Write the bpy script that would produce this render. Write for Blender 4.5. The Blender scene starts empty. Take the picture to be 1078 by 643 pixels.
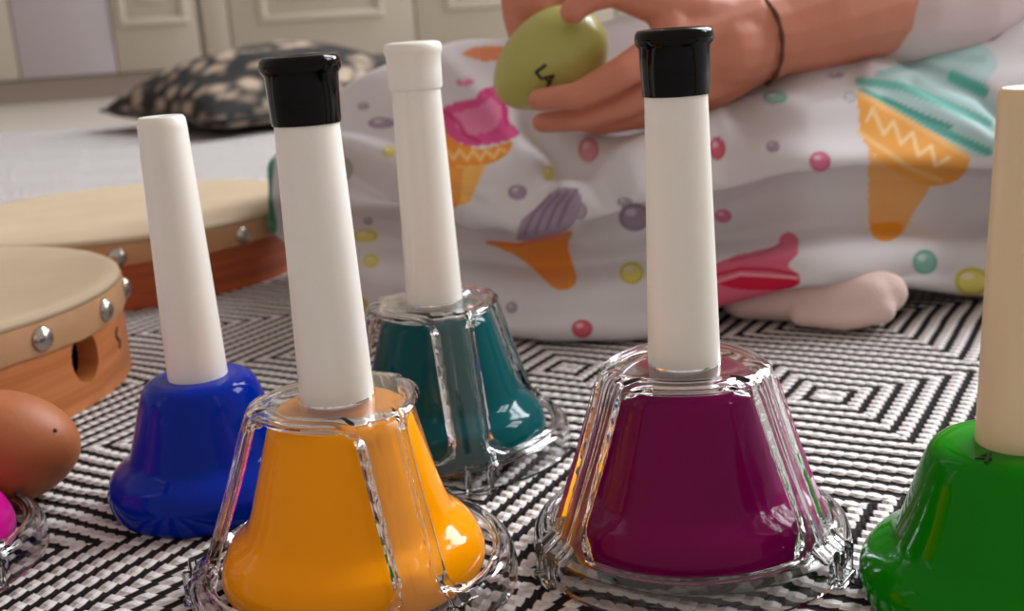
import bpy, bmesh, math, random
import numpy as np
from mathutils import Vector, Matrix
random.seed(4); rng = np.random.default_rng(4)
SC = bpy.context.scene; COL = SC.collection
PI = math.pi
# ------------------------------------------------------------------ camera model
F, W, HH = 1200.0, 1078.0, 643.0
PITCH, ROLL, CAMH = math.radians(14.5), math.radians(4.0), 0.146
FWD = np.array([0, math.cos(PITCH), -math.sin(PITCH)])
_r0 = np.array([1., 0, 0]); _u0 = np.array([0, math.sin(PITCH), math.cos(PITCH)])
RGT = math.cos(ROLL)*_r0 - math.sin(ROLL)*_u0
UPV = math.sin(ROLL)*_r0 + math.cos(ROLL)*_u0
CAM = np.array([0, 0, CAMH])
def ray(px, py): return FWD + RGT*(px-W/2)/F - UPV*(py-HH/2)/F
def ground(px, py, z=0.0):
    d = ray(px, py); return CAM + d*((z-CAMH)/d[2])
def at(px, py, Y):
    d = ray(px, py); return CAM + d*(Y/d[1])

cam = bpy.data.cameras.new('camera'); co = bpy.data.objects.new('camera', cam); COL.objects.link(co)
M = Matrix([[RGT[i], UPV[i], -FWD[i], CAM[i]] for i in range(3)] + [[0, 0, 0, 1]])
co.matrix_world = M
cam.sensor_width = 36; cam.lens = F/W*36; cam.clip_start = 0.01
cam.dof.use_dof = True; cam.dof.focus_distance = 0.295; cam.dof.aperture_fstop = 18
SC.camera = co

# ------------------------------------------------------------------ materials
def lin(c):
    return tuple(((x/255)/12.92 if x/255 <= .04045 else ((x/255+.055)/1.055)**2.4) for x in c)
def newmat(name):
    m = bpy.data.materials.new(name); m.use_nodes = True
    nt = m.node_tree; b = nt.nodes['Principled BSDF']
    return m, nt, b
def mat(name, rgb, rough=.5, spec=.5, metal=0, coat=0, trans=0, ior=1.5, sss=0, var=0, scale=40, bump=0, bscale=200, alpha=None):
    m, nt, b = newmat(name)
    c = lin(rgb)
    b.inputs['Base Color'].default_value = (*c, 1)
    b.inputs['Roughness'].default_value = rough
    b.inputs['Metallic'].default_value = metal
    b.inputs['Specular IOR Level'].default_value = spec
    b.inputs['Coat Weight'].default_value = coat; b.inputs['Coat Roughness'].default_value = .04
    b.inputs['Transmission Weight'].default_value = trans; b.inputs['IOR'].default_value = ior
    if sss:
        b.inputs['Subsurface Weight'].default_value = sss
        b.inputs['Subsurface Radius'].default_value = (.008, .003, .0015)
        b.inputs['Subsurface Scale'].default_value = 1.0
    tc = nt.nodes.new('ShaderNodeTexCoord')
    if var:
        n = nt.nodes.new('ShaderNodeTexNoise'); n.inputs['Scale'].default_value = scale; n.inputs['Detail'].default_value = 4
        nt.links.new(tc.outputs['Object'], n.inputs['Vector'])
        r = nt.nodes.new('ShaderNodeValToRGB')
        r.color_ramp.elements[0].position = .3; r.color_ramp.elements[1].position = .7
        r.color_ramp.elements[0].color = (*[x*(1-var) for x in c], 1)
        r.color_ramp.elements[1].color = (*[min(1, x*(1+var)) for x in c], 1)
        nt.links.new(n.outputs['Fac'], r.inputs['Fac']); nt.links.new(r.outputs['Color'], b.inputs['Base Color'])
    if bump:
        n = nt.nodes.new('ShaderNodeTexNoise'); n.inputs['Scale'].default_value = bscale; n.inputs['Detail'].default_value = 3
        nt.links.new(tc.outputs['Object'], n.inputs['Vector'])
        bp = nt.nodes.new('ShaderNodeBump'); bp.inputs['Strength'].default_value = bump; bp.inputs['Distance'].default_value = .001
        nt.links.new(n.outputs['Fac'], bp.inputs['Height']); nt.links.new(bp.outputs['Normal'], b.inputs['Normal'])
    return m

class X:
    """tiny expression helper over Math nodes"""
    def __init__(s, nt, sock): s.nt, s.s = nt, sock
    def op(s, o, *a):
        n = s.nt.nodes.new('ShaderNodeMath'); n.operation = o
        for i, v in enumerate((s,)+a):
            if isinstance(v, X): s.nt.links.new(v.s, n.inputs[i])
            else: n.inputs[i].default_value = v
        return X(s.nt, n.outputs[0])
    def __add__(s, o): return s.op('ADD', o)
    def __sub__(s, o): return s.op('SUBTRACT', o)
    def __mul__(s, o): return s.op('MULTIPLY', o)
    def abs(s): return s.op('ABSOLUTE')
    def smooth(s, a, b):
        n = s.nt.nodes.new('ShaderNodeMapRange'); n.interpolation_type = 'SMOOTHSTEP'
        s.nt.links.new(s.s, n.inputs['Value'])
        n.inputs['From Min'].default_value = a; n.inputs['From Max'].default_value = b
        return X(s.nt, n.outputs['Result'])
def mixrgb(nt, fac, a, b):
    n = nt.nodes.new('ShaderNodeMix'); n.data_type = 'RGBA'
    ins = [i for i in n.inputs if i.type == 'RGBA']
    nt.links.new(fac.s if isinstance(fac, X) else fac, n.inputs[0])
    for sck, v in zip(ins, (a, b)):
        if isinstance(v, tuple): sck.default_value = (*v, 1)
        else: nt.links.new(v, sck)
    return [o for o in n.outputs if o.type == 'RGBA'][0]

def rug_material():
    m, nt, b = newmat('woven_rug')
    b.inputs['Roughness'].default_value = .95; b.inputs['Specular IOR Level'].default_value = .15
    tc = nt.nodes.new('ShaderNodeTexCoord')
    nz = nt.nodes.new('ShaderNodeTexNoise'); nz.inputs['Scale'].default_value = 26; nz.inputs['Detail'].default_value = 2
    nt.links.new(tc.outputs['Object'], nz.inputs['Vector'])
    nz2 = nt.nodes.new('ShaderNodeTexNoise'); nz2.inputs['Scale'].default_value = 450; nz2.inputs['Detail'].default_value = 3
    nt.links.new(tc.outputs['Object'], nz2.inputs['Vector'])
    sp = nt.nodes.new('ShaderNodeSeparateXYZ'); nt.links.new(tc.outputs['Object'], sp.inputs[0])
    # centimetres relative to one motif centre
    wob = X(nt, nz.outputs['Fac']) - .5
    x = X(nt, sp.outputs[0])*100 - 11.5 + wob*.5; y = X(nt, sp.outputs[1])*100 - 39.9 + wob*.4
    a = math.radians(-30.6); ca, sa = math.cos(a), math.sin(a)
    u = x*ca + y*sa; v = y*ca - x*sa
    P, S = 10.86, .724
    j = (v*(1/P)).op('ROUND')
    u2 = u + j*1.4
    uu = u2 - (u2*(1/P)).op('ROUND')*P
    vv = v - j*P
    au, av = uu.abs(), vv.abs()
    mx = au.op('MAXIMUM', av)
    side = au.op('GREATER_THAN', av)              # 1 on the sides running along v
    along = side*v + (side*-1 + 1)*u
    t = mx*(1/S)
    f = t - t.op('ROUND')                         # -.5 .. .5 around each dark line
    saw = (along*(1/.46)).op('FRACT') - .5        # rope twist
    tri = saw.abs()*2 - .5
    f2 = f + saw*.20*(side*.30+.50)
    d = f2.abs()
    dash = tri*.10*(side*-.6+1)
    dark = (d + dash*-1.0).smooth(.255, .17)
    dark = dark*((t - .45).smooth(0, .1))
    fib = X(nt, nz2.outputs['Fac'])
    white = mixrgb(nt, fib, lin((206, 198, 196)), lin((240, 234, 232)))
    black = mixrgb(nt, fib, lin((22, 17, 18)), lin((44, 37, 37)))
    col = mixrgb(nt, dark, white, black)
    nt.links.new(col, b.inputs['Base Color'])
    hgt = (d*2).op('MINIMUM', 1.0)*.8 + tri*(-.55)*(d*2) + (fib-.5)*.25
    bp = nt.nodes.new('ShaderNodeBump'); bp.inputs['Strength'].default_value = 1.0; bp.inputs['Distance'].default_value = .0028
    nt.links.new(hgt.s, bp.inputs['Height']); nt.links.new(bp.outputs['Normal'], b.inputs['Normal'])
    return m

def wood_material(name, c1, c2, rough=.4, axis_scale=(6, 6, 90)):
    m, nt, b = newmat(name)
    tc = nt.nodes.new('ShaderNodeTexCoord')
    mp = nt.nodes.new('ShaderNodeMapping'); mp.inputs['Scale'].default_value = axis_scale
    nt.links.new(tc.outputs['Object'], mp.inputs['Vector'])
    n = nt.nodes.new('ShaderNodeTexNoise'); n.inputs['Scale'].default_value = 2.2; n.inputs['Detail'].default_value = 5; n.inputs['Distortion'].default_value = .6
    nt.links.new(mp.outputs[0], n.inputs['Vector'])
    r = nt.nodes.new('ShaderNodeValToRGB'); r.color_ramp.elements[0].position = .35; r.color_ramp.elements[1].position = .65
    r.color_ramp.elements[0].color = (*lin(c1), 1); r.color_ramp.elements[1].color = (*lin(c2), 1)
    nt.links.new(n.outputs['Fac'], r.inputs['Fac']); nt.links.new(r.outputs['Color'], b.inputs['Base Color'])
    b.inputs['Roughness'].default_value = rough
    return m

def cushion_material():
    m, nt, b = newmat('black_and_cream_weave')
    b.inputs['Roughness'].default_value = .9
    tc = nt.nodes.new('ShaderNodeTexCoord')
    mp = nt.nodes.new('ShaderNodeMapping'); mp.inputs['Scale'].default_value = (1, 1, 1.6); mp.inputs['Rotation'].default_value = (0, 0, .5)
    nt.links.new(tc.outputs['Object'], mp.inputs['Vector'])
    v = nt.nodes.new('ShaderNodeTexVoronoi'); v.inputs['Scale'].default_value = 24; v.inputs['Randomness'].default_value = .8
    nt.links.new(mp.outputs[0], v.inputs['Vector'])
    n = nt.nodes.new('ShaderNodeTexNoise'); n.inputs['Scale'].default_value = 38; n.inputs['Detail'].default_value = 3
    nt.links.new(tc.outputs['Object'], n.inputs['Vector'])
    k = (X(nt, v.outputs['Distance']) + (X(nt, n.outputs['Fac'])-.5)*.8).smooth(.62, .16)
    nt.links.new(mixrgb(nt, k, lin((20, 14, 14)), lin((166, 146, 126))), b.inputs['Base Color'])
    return m

MAT = dict(
    rug=rug_material(),
    white_plastic=mat('white_plastic', (240, 236, 228), rough=.28, sss=.08),
    shaded_ivory_plastic=mat('shaded_ivory_plastic', (228, 204, 166), rough=.33, sss=.08),  # ivory browned, putting the handle's shadow side into its colour
    black_plastic=mat('black_plastic', (6, 3, 4), rough=.09, spec=.16),
    clear=mat('clear_plastic', (252, 252, 252), rough=.015, trans=1, ior=1.46),
    purple=mat('purple_enamel', (114, 0, 72), rough=.08, spec=.15),
    orange=mat('orange_enamel', (255, 158, 0), rough=.08, spec=.15),
    teal=mat('teal_enamel', (0, 74, 78), rough=.08, spec=.15),
    blue=mat('blue_enamel', (0, 38, 156), rough=.08, spec=.15),
    green=mat('green_enamel', (5, 122, 0), rough=.08, spec=.15),
    pink=mat('magenta_enamel', (205, 12, 140), rough=.2, spec=.25),
    mark=mat('dark_green_ink', (8, 66, 8), rough=.4),
    ink=mat('dark_ink', (48, 38, 16), rough=.6),
    wood=wood_material('maple_hoop', (184, 106, 56), (206, 130, 76)),
    wood_dark=wood_material('cherry_hoop', (150, 68, 30), (182, 92, 46)),
    skin_hide=mat('drum_hide', (180, 160, 132), rough=.7, var=.06, scale=30),
    hide_band=mat('drum_hide_edge', (196, 150, 108), rough=.6, var=.10, scale=50),
    steel=mat('nickel_tack', (190, 184, 176), rough=.22, metal=1),
    burn=mat('burnt_mark', (92, 52, 26), rough=.7),
    egg_wood=mat('varnished_beech', (172, 98, 52), rough=.5, var=.08, scale=35, bump=.15, bscale=300),
    egg_green=mat('green_lacquer', (172, 170, 90), rough=.32, var=.04, scale=30),
    human=mat('human_skin', (200, 128, 103), rough=.55, sss=.15, var=.05, scale=60, bump=.12, bscale=500),
    nail=mat('fingernail', (220, 150, 128), rough=.3),
    hair=mat('brown_hair', (70, 46, 30), rough=.5, var=.2, scale=120),
    eye=mat('eye_white', (235, 232, 228), rough=.2), iris=mat('iris_brown', (60, 36, 22), rough=.2),
    thread=mat('brown_thread', (96, 52, 34), rough=.8),
    sock=mat('pale_pink_cotton', (226, 200, 194), rough=.9, bump=.3, bscale=700),
    cream=mat('cream_paint', (192, 183, 168), rough=.4),
    lilac=mat('pale_lilac', (192, 184, 190), rough=.3),  # smooth door, bluer in tone than the cream doors
    plinth=mat('shaded_plinth_paint', (158, 143, 134), rough=.5),  # plinth colour darkened to carry the shade on it
    floor=wood_material('pale_laminate', (164, 154, 144), (178, 168, 157), rough=.35, axis_scale=(3, 30, 1)),
    wall=mat('wall_paint', (214, 206, 196), rough=.8, bump=.05, bscale=150),
    cushion=cushion_material(),
)

# ------------------------------------------------------------------ mesh helpers
def mk(name, bm_or_me, m, parent=None, smooth=True, sub=0, angle=None):
    if isinstance(bm_or_me, bmesh.types.BMesh):
        bmesh.ops.recalc_face_normals(bm_or_me, faces=bm_or_me.faces[:])
        me = bpy.data.meshes.new(name); bm_or_me.to_mesh(me); bm_or_me.free()
    else: me = bm_or_me
    if m is not None: me.materials.append(m)
    if smooth: me.polygons.foreach_set('use_smooth', [True]*len(me.polygons))
    o = bpy.data.objects.new(name, me); COL.objects.link(o)
    if angle is not None and smooth:
        me.set_sharp_from_angle(angle=math.radians(angle))
    if parent is not None: o.parent = parent
    if sub:
        md = o.modifiers.new('sub', 'SUBSURF'); md.levels = sub; md.render_levels = sub
    return o
def tag(o, label, cat, group=None, kind=None):
    if label: o['label'] = label
    if cat: o['category'] = cat
    if group: o['group'] = group
    if kind: o['kind'] = kind
    return o
def empty(name, loc, label, cat, group=None, rz=0):
    o = bpy.data.objects.new(name, None); COL.objects.link(o); o.location = loc; o.rotation_euler = (0, 0, rz)
    o.empty_display_size = .02
    return tag(o, label, cat, group)
def lathe(prof, n=96, closed=False):
    """prof: list of (r, z). r==0 ends become poles. closed joins last to first."""
    bm = bmesh.new(); rings = []
    for r, z in prof:
        if r < 1e-6: rings.append([bm.verts.new((0, 0, z))])
        else: rings.append([bm.verts.new((r*math.cos(2*PI*i/n), r*math.sin(2*PI*i/n), z)) for i in range(n)])
    pairs = list(zip(rings[:-1], rings[1:]))
    if closed: pairs.append((rings[-1], rings[0]))
    for A, B in pairs:
        for i in range(n):
            k = (i+1) % n
            if len(A) == 1 and len(B) == 1: continue
            if len(A) == 1: bm.faces.new((A[0], B[i], B[k]))
            elif len(B) == 1: bm.faces.new((A[i], A[k], B[0]))
            else: bm.faces.new((A[i], A[k], B[k], B[i]))
    return bm
def spline(pts, n):
    """Catmull-Rom through 2-D points, n samples per span"""
    P = [np.array(p, float) for p in pts]; P = [2*P[0]-P[1]] + P + [2*P[-1]-P[-2]]; out = []
    for i in range(1, len(P)-2):
        for k in range(n):
            t = k/n; a, b, c, d = P[i-1:i+3]
            out.append(.5*((2*b)+(-a+c)*t+(2*a-5*b+4*c-d)*t*t+(-a+3*b-3*c+d)*t**3))
    out.append(P[-2]); return [tuple(p) for p in out]
def cm(pts): return [(a*.01, b*.01) for a, b in pts]
def add_box(bm, c, s, rot=None):
    r = bmesh.ops.create_cube(bm, size=1.0)
    mt = Matrix.Translation(c) @ (rot or Matrix()) @ Matrix.Diagonal((*s, 1))
    bmesh.ops.transform(bm, matrix=mt, verts=r['verts']); return r['verts']
def bevel_all(bm, w, seg=2):
    bmesh.ops.bevel(bm, geom=bm.edges[:], offset=w, segments=seg, affect='EDGES', profile=.5)
def capsule(bm, p0, r0, p1, r1, n=14, h=5):
    p0, p1 = Vector(p0), Vector(p1); d = p1-p0; L = d.length
    q = d.to_track_quat('Z', 'Y') if L > 1e-9 else Matrix.Identity(3).to_quaternion()
    rows = []
    for i in range(h+1):
        a = -PI/2 + PI/2*i/h; rows.append((r0*math.cos(a), r0*math.sin(a)))
    for i in range(h+1):
        a = PI/2*i/h; rows.append((r1*math.cos(a), L + r1*math.sin(a)))
    prev = None
    for r, z in rows:
        if r < 1e-6: ring = [bm.verts.new(p0 + q @ Vector((0, 0, z)))]
        else: ring = [bm.verts.new(p0 + q @ Vector((r*math.cos(2*PI*k/n), r*math.sin(2*PI*k/n), z))) for k in range(n)]
        if prev:
            for k in range(n):
                j = (k+1) % n
                if len(prev) == 1: bm.faces.new((prev[0], ring[j], ring[k]))
                elif len(ring) == 1: bm.faces.new((prev[k], prev[j], ring[0]))
                else: bm.faces.new((prev[k], prev[j], ring[j], ring[k]))
        prev = ring
def chain(bm, pts):
    for (p, r), (p2, r2) in zip(pts[:-1], pts[1:]): capsule(bm, p, r, p2, r2)
def tube(bm, pts, r, n=10, closed=False):
    pts = [Vector(p) for p in pts]; rings = []; N = len(pts)
    up = Vector((0, 0, 1))
    for i, p in enumerate(pts):
        a = pts[(i-1) % N] if closed or i else p; b = pts[(i+1) % N] if closed or i < N-1 else p
        t = (b-a).normalized(); s = t.cross(up)
        if s.length < 1e-4: s = t.cross(Vector((1, 0, 0)))
        s.normalize(); w = s.cross(t)
        rr = r[i] if isinstance(r, (list, tuple)) else r
        rings.append([bm.verts.new(p + s*rr*math.cos(2*PI*k/n) + w*rr*math.sin(2*PI*k/n)) for k in range(n)])
    prs = list(zip(rings[:-1], rings[1:])) + ([(rings[-1], rings[0])] if closed else [])
    for A, B in prs:
        for k in range(n):
            j = (k+1) % n; bm.faces.new((A[k], A[j], B[j], B[k]))
    if not closed:
        bm.faces.new(rings[0][::-1]); bm.faces.new(rings[-1])
def thicken(bm, t, tk={}):
    """second skin at distance t on the inner side, walls along every open edge"""
    bm.normal_update()
    outer = bm.verts[:]; faces = bm.faces[:]; open_e = [e for e in bm.edges if e.is_boundary]
    nr = {v: sum((f.normal*f.calc_area() for f in v.link_faces), Vector()).normalized() for v in outer}
    inn = {v: bm.verts.new(v.co - nr[v]*tk.get(v, t)) for v in outer}
    walls = []
    for e in open_e:
        l = e.link_loops[0]; a, b = l.vert, l.link_loop_next.vert
        walls.append((b, a, inn[a], inn[b]))
    for f in faces: bm.faces.new([inn[v] for v in reversed(f.verts[:])])
    for w_ in walls: bm.faces.new(w_)
    bm.normal_update()
def grid_mesh(name, V, faces):
    me = bpy.data.meshes.new(name); me.from_pydata([tuple(v) for v in V], [], [tuple(f) for f in faces]); me.update(); return me

# ------------------------------------------------------------------ setting
def simple_box(name, lo, hi, m, parent=None, bev=0, kind=None):
    bm = bmesh.new(); c = [(a+b)/2 for a, b in zip(lo, hi)]; s = [b-a for a, b in zip(lo, hi)]
    add_box(bm, c, s)
    if bev: bevel_all(bm, bev)
    o = mk(name, bm, m, parent, smooth=bool(bev), angle=40)
    if kind: o['kind'] = kind
    return o
RUGT = .008
simple_box('floor', (-2.6, -.6, -.06), (1.9, 3.55, -RUGT), MAT['floor'], kind='structure')
simple_box('wall_back', (-2.6, 3.55, -.06), (1.9, 3.62, 2.4), MAT['wall'], kind='structure')
# rug with rounded edge
bm = bmesh.new()
rx0, rx1, ry0, ry1 = -1.75, 1.25, -.35, 1.99
add_box(bm, ((rx0+rx1)/2, (ry0+ry1)/2, -RUGT/2), (rx1-rx0, ry1-ry0, RUGT))
bmesh.ops.rotate(bm, cent=(-.7, 1.97, 0), matrix=Matrix.Rotation(math.radians(-5), 3, 'Z'), verts=bm.verts)
bevel_all(bm, .003, 3)
tag(mk('rug', bm, MAT['rug'], angle=40), 'black and white woven rug with concentric square pattern on the floor', 'rug')

# cupboards along the back
YB = 3.12
def panel_door(parent, x0, x1, z0, z1, m, mould=True, name='door'):
    inset = .09 if x1-x0 > .35 else .03
    bm = bmesh.new(); add_box(bm, ((x0+x1)/2, YB+.011, (z0+z1)/2), (x1-x0, .022, z1-z0)); bevel_all(bm, .003)
    d = mk(name, bm, m, parent, angle=40)
    if mould:
        a0, a1, b0, b1 = x0+inset, x1-inset, z0+(inset+.02 if inset > .05 else .125), z1-inset
        bm = bmesh.new(); w = .022
        for c, s in ((((a0+a1)/2, YB-.005, b0), (a1-a0+w, .014, w)), (((a0+a1)/2, YB-.005, b1), (a1-a0+w, .014, w)),
                     ((a0, YB-.005, (b0+b1)/2), (w, .014, b1-b0)), ((a1, YB-.005, (b0+b1)/2), (w, .014, b1-b0))):
            add_box(bm, c, s)
        bevel_all(bm, .005, 2)
        mk('moulding', bm, m, d, angle=50)
        bm = bmesh.new(); add_box(bm, ((a0+a1)/2, YB-.002, (b0+b1)/2), (a1-a0-.09, .012, b1-b0-.09)); bevel_all(bm, .005, 2)
        mk('raised_panel', bm, m, d, angle=50)
    return d
ZB, ZT = .055, 2.05
cl = empty('cupboard', (-1.3, YB, -RUGT), 'pale painted cupboard with smooth and panelled doors, behind the white bell handle without a cap', 'cupboard', 'cupboards along the back wall')
def P(px): return at(px, 60, YB)[0]
def body(parent, x0, x1):
    o = simple_box('carcass', (x0, YB+.024, -RUGT), (x1, 3.545, ZT+.03), MAT['cream'], None); o.parent = parent
    o.matrix_parent_inverse = Matrix.Translation(-parent.location)
    q = simple_box('plinth', (x0, YB+.012, -RUGT+.0005), (x1, YB+.0235, ZB-.004), MAT['plinth'], None); q.parent = parent
    q.matrix_parent_inverse = Matrix.Translation(-parent.location)
def doors(parent, lst):
    for x0, x1, m, mo in lst:
        d = panel_door(parent, x0+.002, x1-.002, ZB, ZT, m, mo); d.matrix_parent_inverse = Matrix.Translation(-parent.location)
xs = [P(-330), P(-150), P(18), P(122), P(213)]
body(cl, xs[0]-.01, xs[4]+.006)
doors(cl, [(xs[0], xs[1], MAT['cream'], True), (xs[1], xs[2], MAT['cream'], True), (xs[2], xs[3], MAT['lilac'], False), (xs[3], xs[4], MAT['cream'], True)])
cr = empty('cupboard', (0, YB, -RUGT), 'cream cupboard with raised panel doors, behind the black and cream cushion', 'cupboard', 'cupboards along the back wall')
xr = [P(216), P(246), P(441), P(650), P(860), P(1080)]
body(cr, xr[0]+.003, xr[-1]+.01)
doors(cr, [(xr[0]+.003, xr[1], MAT['cream'], False)] + [(a, b, MAT['cream'], True) for a, b in zip(xr[1:-1], xr[2:])])

# cushion
def cushion():
    n = 61; V = []; Fc = []
    L, T = .21, .06
    for s in (1, -1):
        for i in range(n):
            for j in range(n):
                u, v = -1+2*i/(n-1), -1+2*j/(n-1)
                k = (1-u*u)*(1-v*v)
                x = u*L*(1-.10*(1-v*v)*0 - .09*(1-abs(v))*abs(u)**2); y = v*L*(1-.09*(1-abs(u))*abs(v)**2)
                z = (T*1.45 if s > 0 else -T*.42)*(max(k, 0)**(.5 if s > 0 else .3))*(1+.05*math.sin(9*u+4*v))
                V.append((x, y, z + .0))
    def idx(s, i, j): return s*n*n+i*n+j
    for s in (0, 1):
        for i in range(n-1):
            for j in range(n-1):
                q = (idx(s, i, j), idx(s, i+1, j), idx(s, i+1, j+1), idx(s, i, j+1))
                Fc.append(q if s == 0 else q[::-1])
    me = grid_mesh('cushion', V, Fc); bm = bmesh.new(); bm.from_mesh(me)
    bmesh.ops.remove_doubles(bm, verts=bm.verts, dist=.0004)
    return bm
g = ground(262, 134)
cu = mk('cushion', cushion(), MAT['cushion']); cu.location = (g[0]+.028, g[1]+.10, .0318); cu.rotation_euler = (math.radians(1), math.radians(-1), math.radians(38))
cu.scale = (1.0, 1.0, 1.0)
tag(cu, 'black and cream patterned square cushion lying flat on the rug in front of the cupboards', 'cushion')
bm = bmesh.new()
edge = []
L = .21
for t in np.linspace(-1, 1, 20)[:-1]: edge.append((t*L, -L*(1-.09*(1-abs(t))), 0))
for t in np.linspace(-1, 1, 20)[:-1]: edge.append((L*(1-.09*(1-abs(t))), t*L, 0))
for t in np.linspace(1, -1, 20)[:-1]: edge.append((t*L, L*(1-.09*(1-abs(t))), 0))
for t in np.linspace(1, -1, 20)[:-1]: edge.append((-L*(1-.09*(1-abs(t))), t*L, 0))
tube(bm, edge, .0035, 8, closed=True); mk('piping', bm, MAT['black_plastic'], cu)

# ------------------------------------------------------------------ bells
def lift(pts):
    return [(r, z + .36*max(0, min(1, (z-1.1)/3.4))) for r, z in pts]
HANDLE_DESK = cm([(0, 5.06), (.80, 5.06), (.93, 5.14), (.95, 5.3), (.945, 5.6), (.925, 6.5), (.87, 8.8), (.79, 12.2), (.78, 12.6), (0, 12.6)])
CAP_BLACK = cm([(.74, 12.28), (.83, 12.28), (.845, 12.36), (.86, 12.8), (.89, 13.45), (.935, 13.50), (.975, 13.57), (.985, 13.68), (.965, 13.80), (.91, 13.88), (.80, 13.90), (.70, 13.86), (.66, 13.83), (0, 13.83)])
CAP_WHITE = cm([(.74, 12.35), (.84, 12.35), (.865, 12.42), (.875, 12.9), (.885, 13.40), (.92, 13.47), (.945, 13.58), (.93, 13.72), (.87, 13.80), (.70, 13.84), (0, 13.85)])
DESK_BELL = spline(cm(lift([(.35, 4.58), (1.2, 4.58), (1.60, 4.54), (1.84, 4.34), (1.97, 4.0), (2.2, 3.3), (2.42, 2.65), (2.58, 2.18), (2.74, 1.86), (2.98, 1.64), (3.24, 1.42), (3.42, 1.10), (3.49, .78), (3.45, .55), (3.35, .45), (3.22, .46), (3.15, .7), (2.85, 1.3), (2.4, 2.2), (1.8, 4.0), (1.3, 4.4), (.35, 4.45)])), 5)
def hand_profile(k): return [(r*k(z*100), z) for r, z in spline(cm([(.3, 4.18), (1.1, 4.18), (1.55, 4.16), (1.84, 4.02), (2.02, 3.72), (2.2, 3.2), (2.38, 2.6), (2.56, 2.05), (2.70, 1.76), (2.95, 1.55), (3.24, 1.32), (3.44, 1.0), (3.48, .65), (3.38, .27), (3.22, .06), (3.1, .08), (3.05, .4), (2.7, 1.2), (2.3, 2.0), (1.8, 3.6), (1.3, 4.0), (.3, 4.05)]), 5)]
HANDLE_HAND = cm([(0, 3.9), (.75, 3.9), (.90, 3.98), (.92, 4.2), (.905, 5.0), (.83, 8.0), (.72, 11.95), (.695, 12.18), (.635, 12.26), (.30, 12.27), (.24, 12.25), (.22, 12.1), (0, 12.1)])

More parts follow.
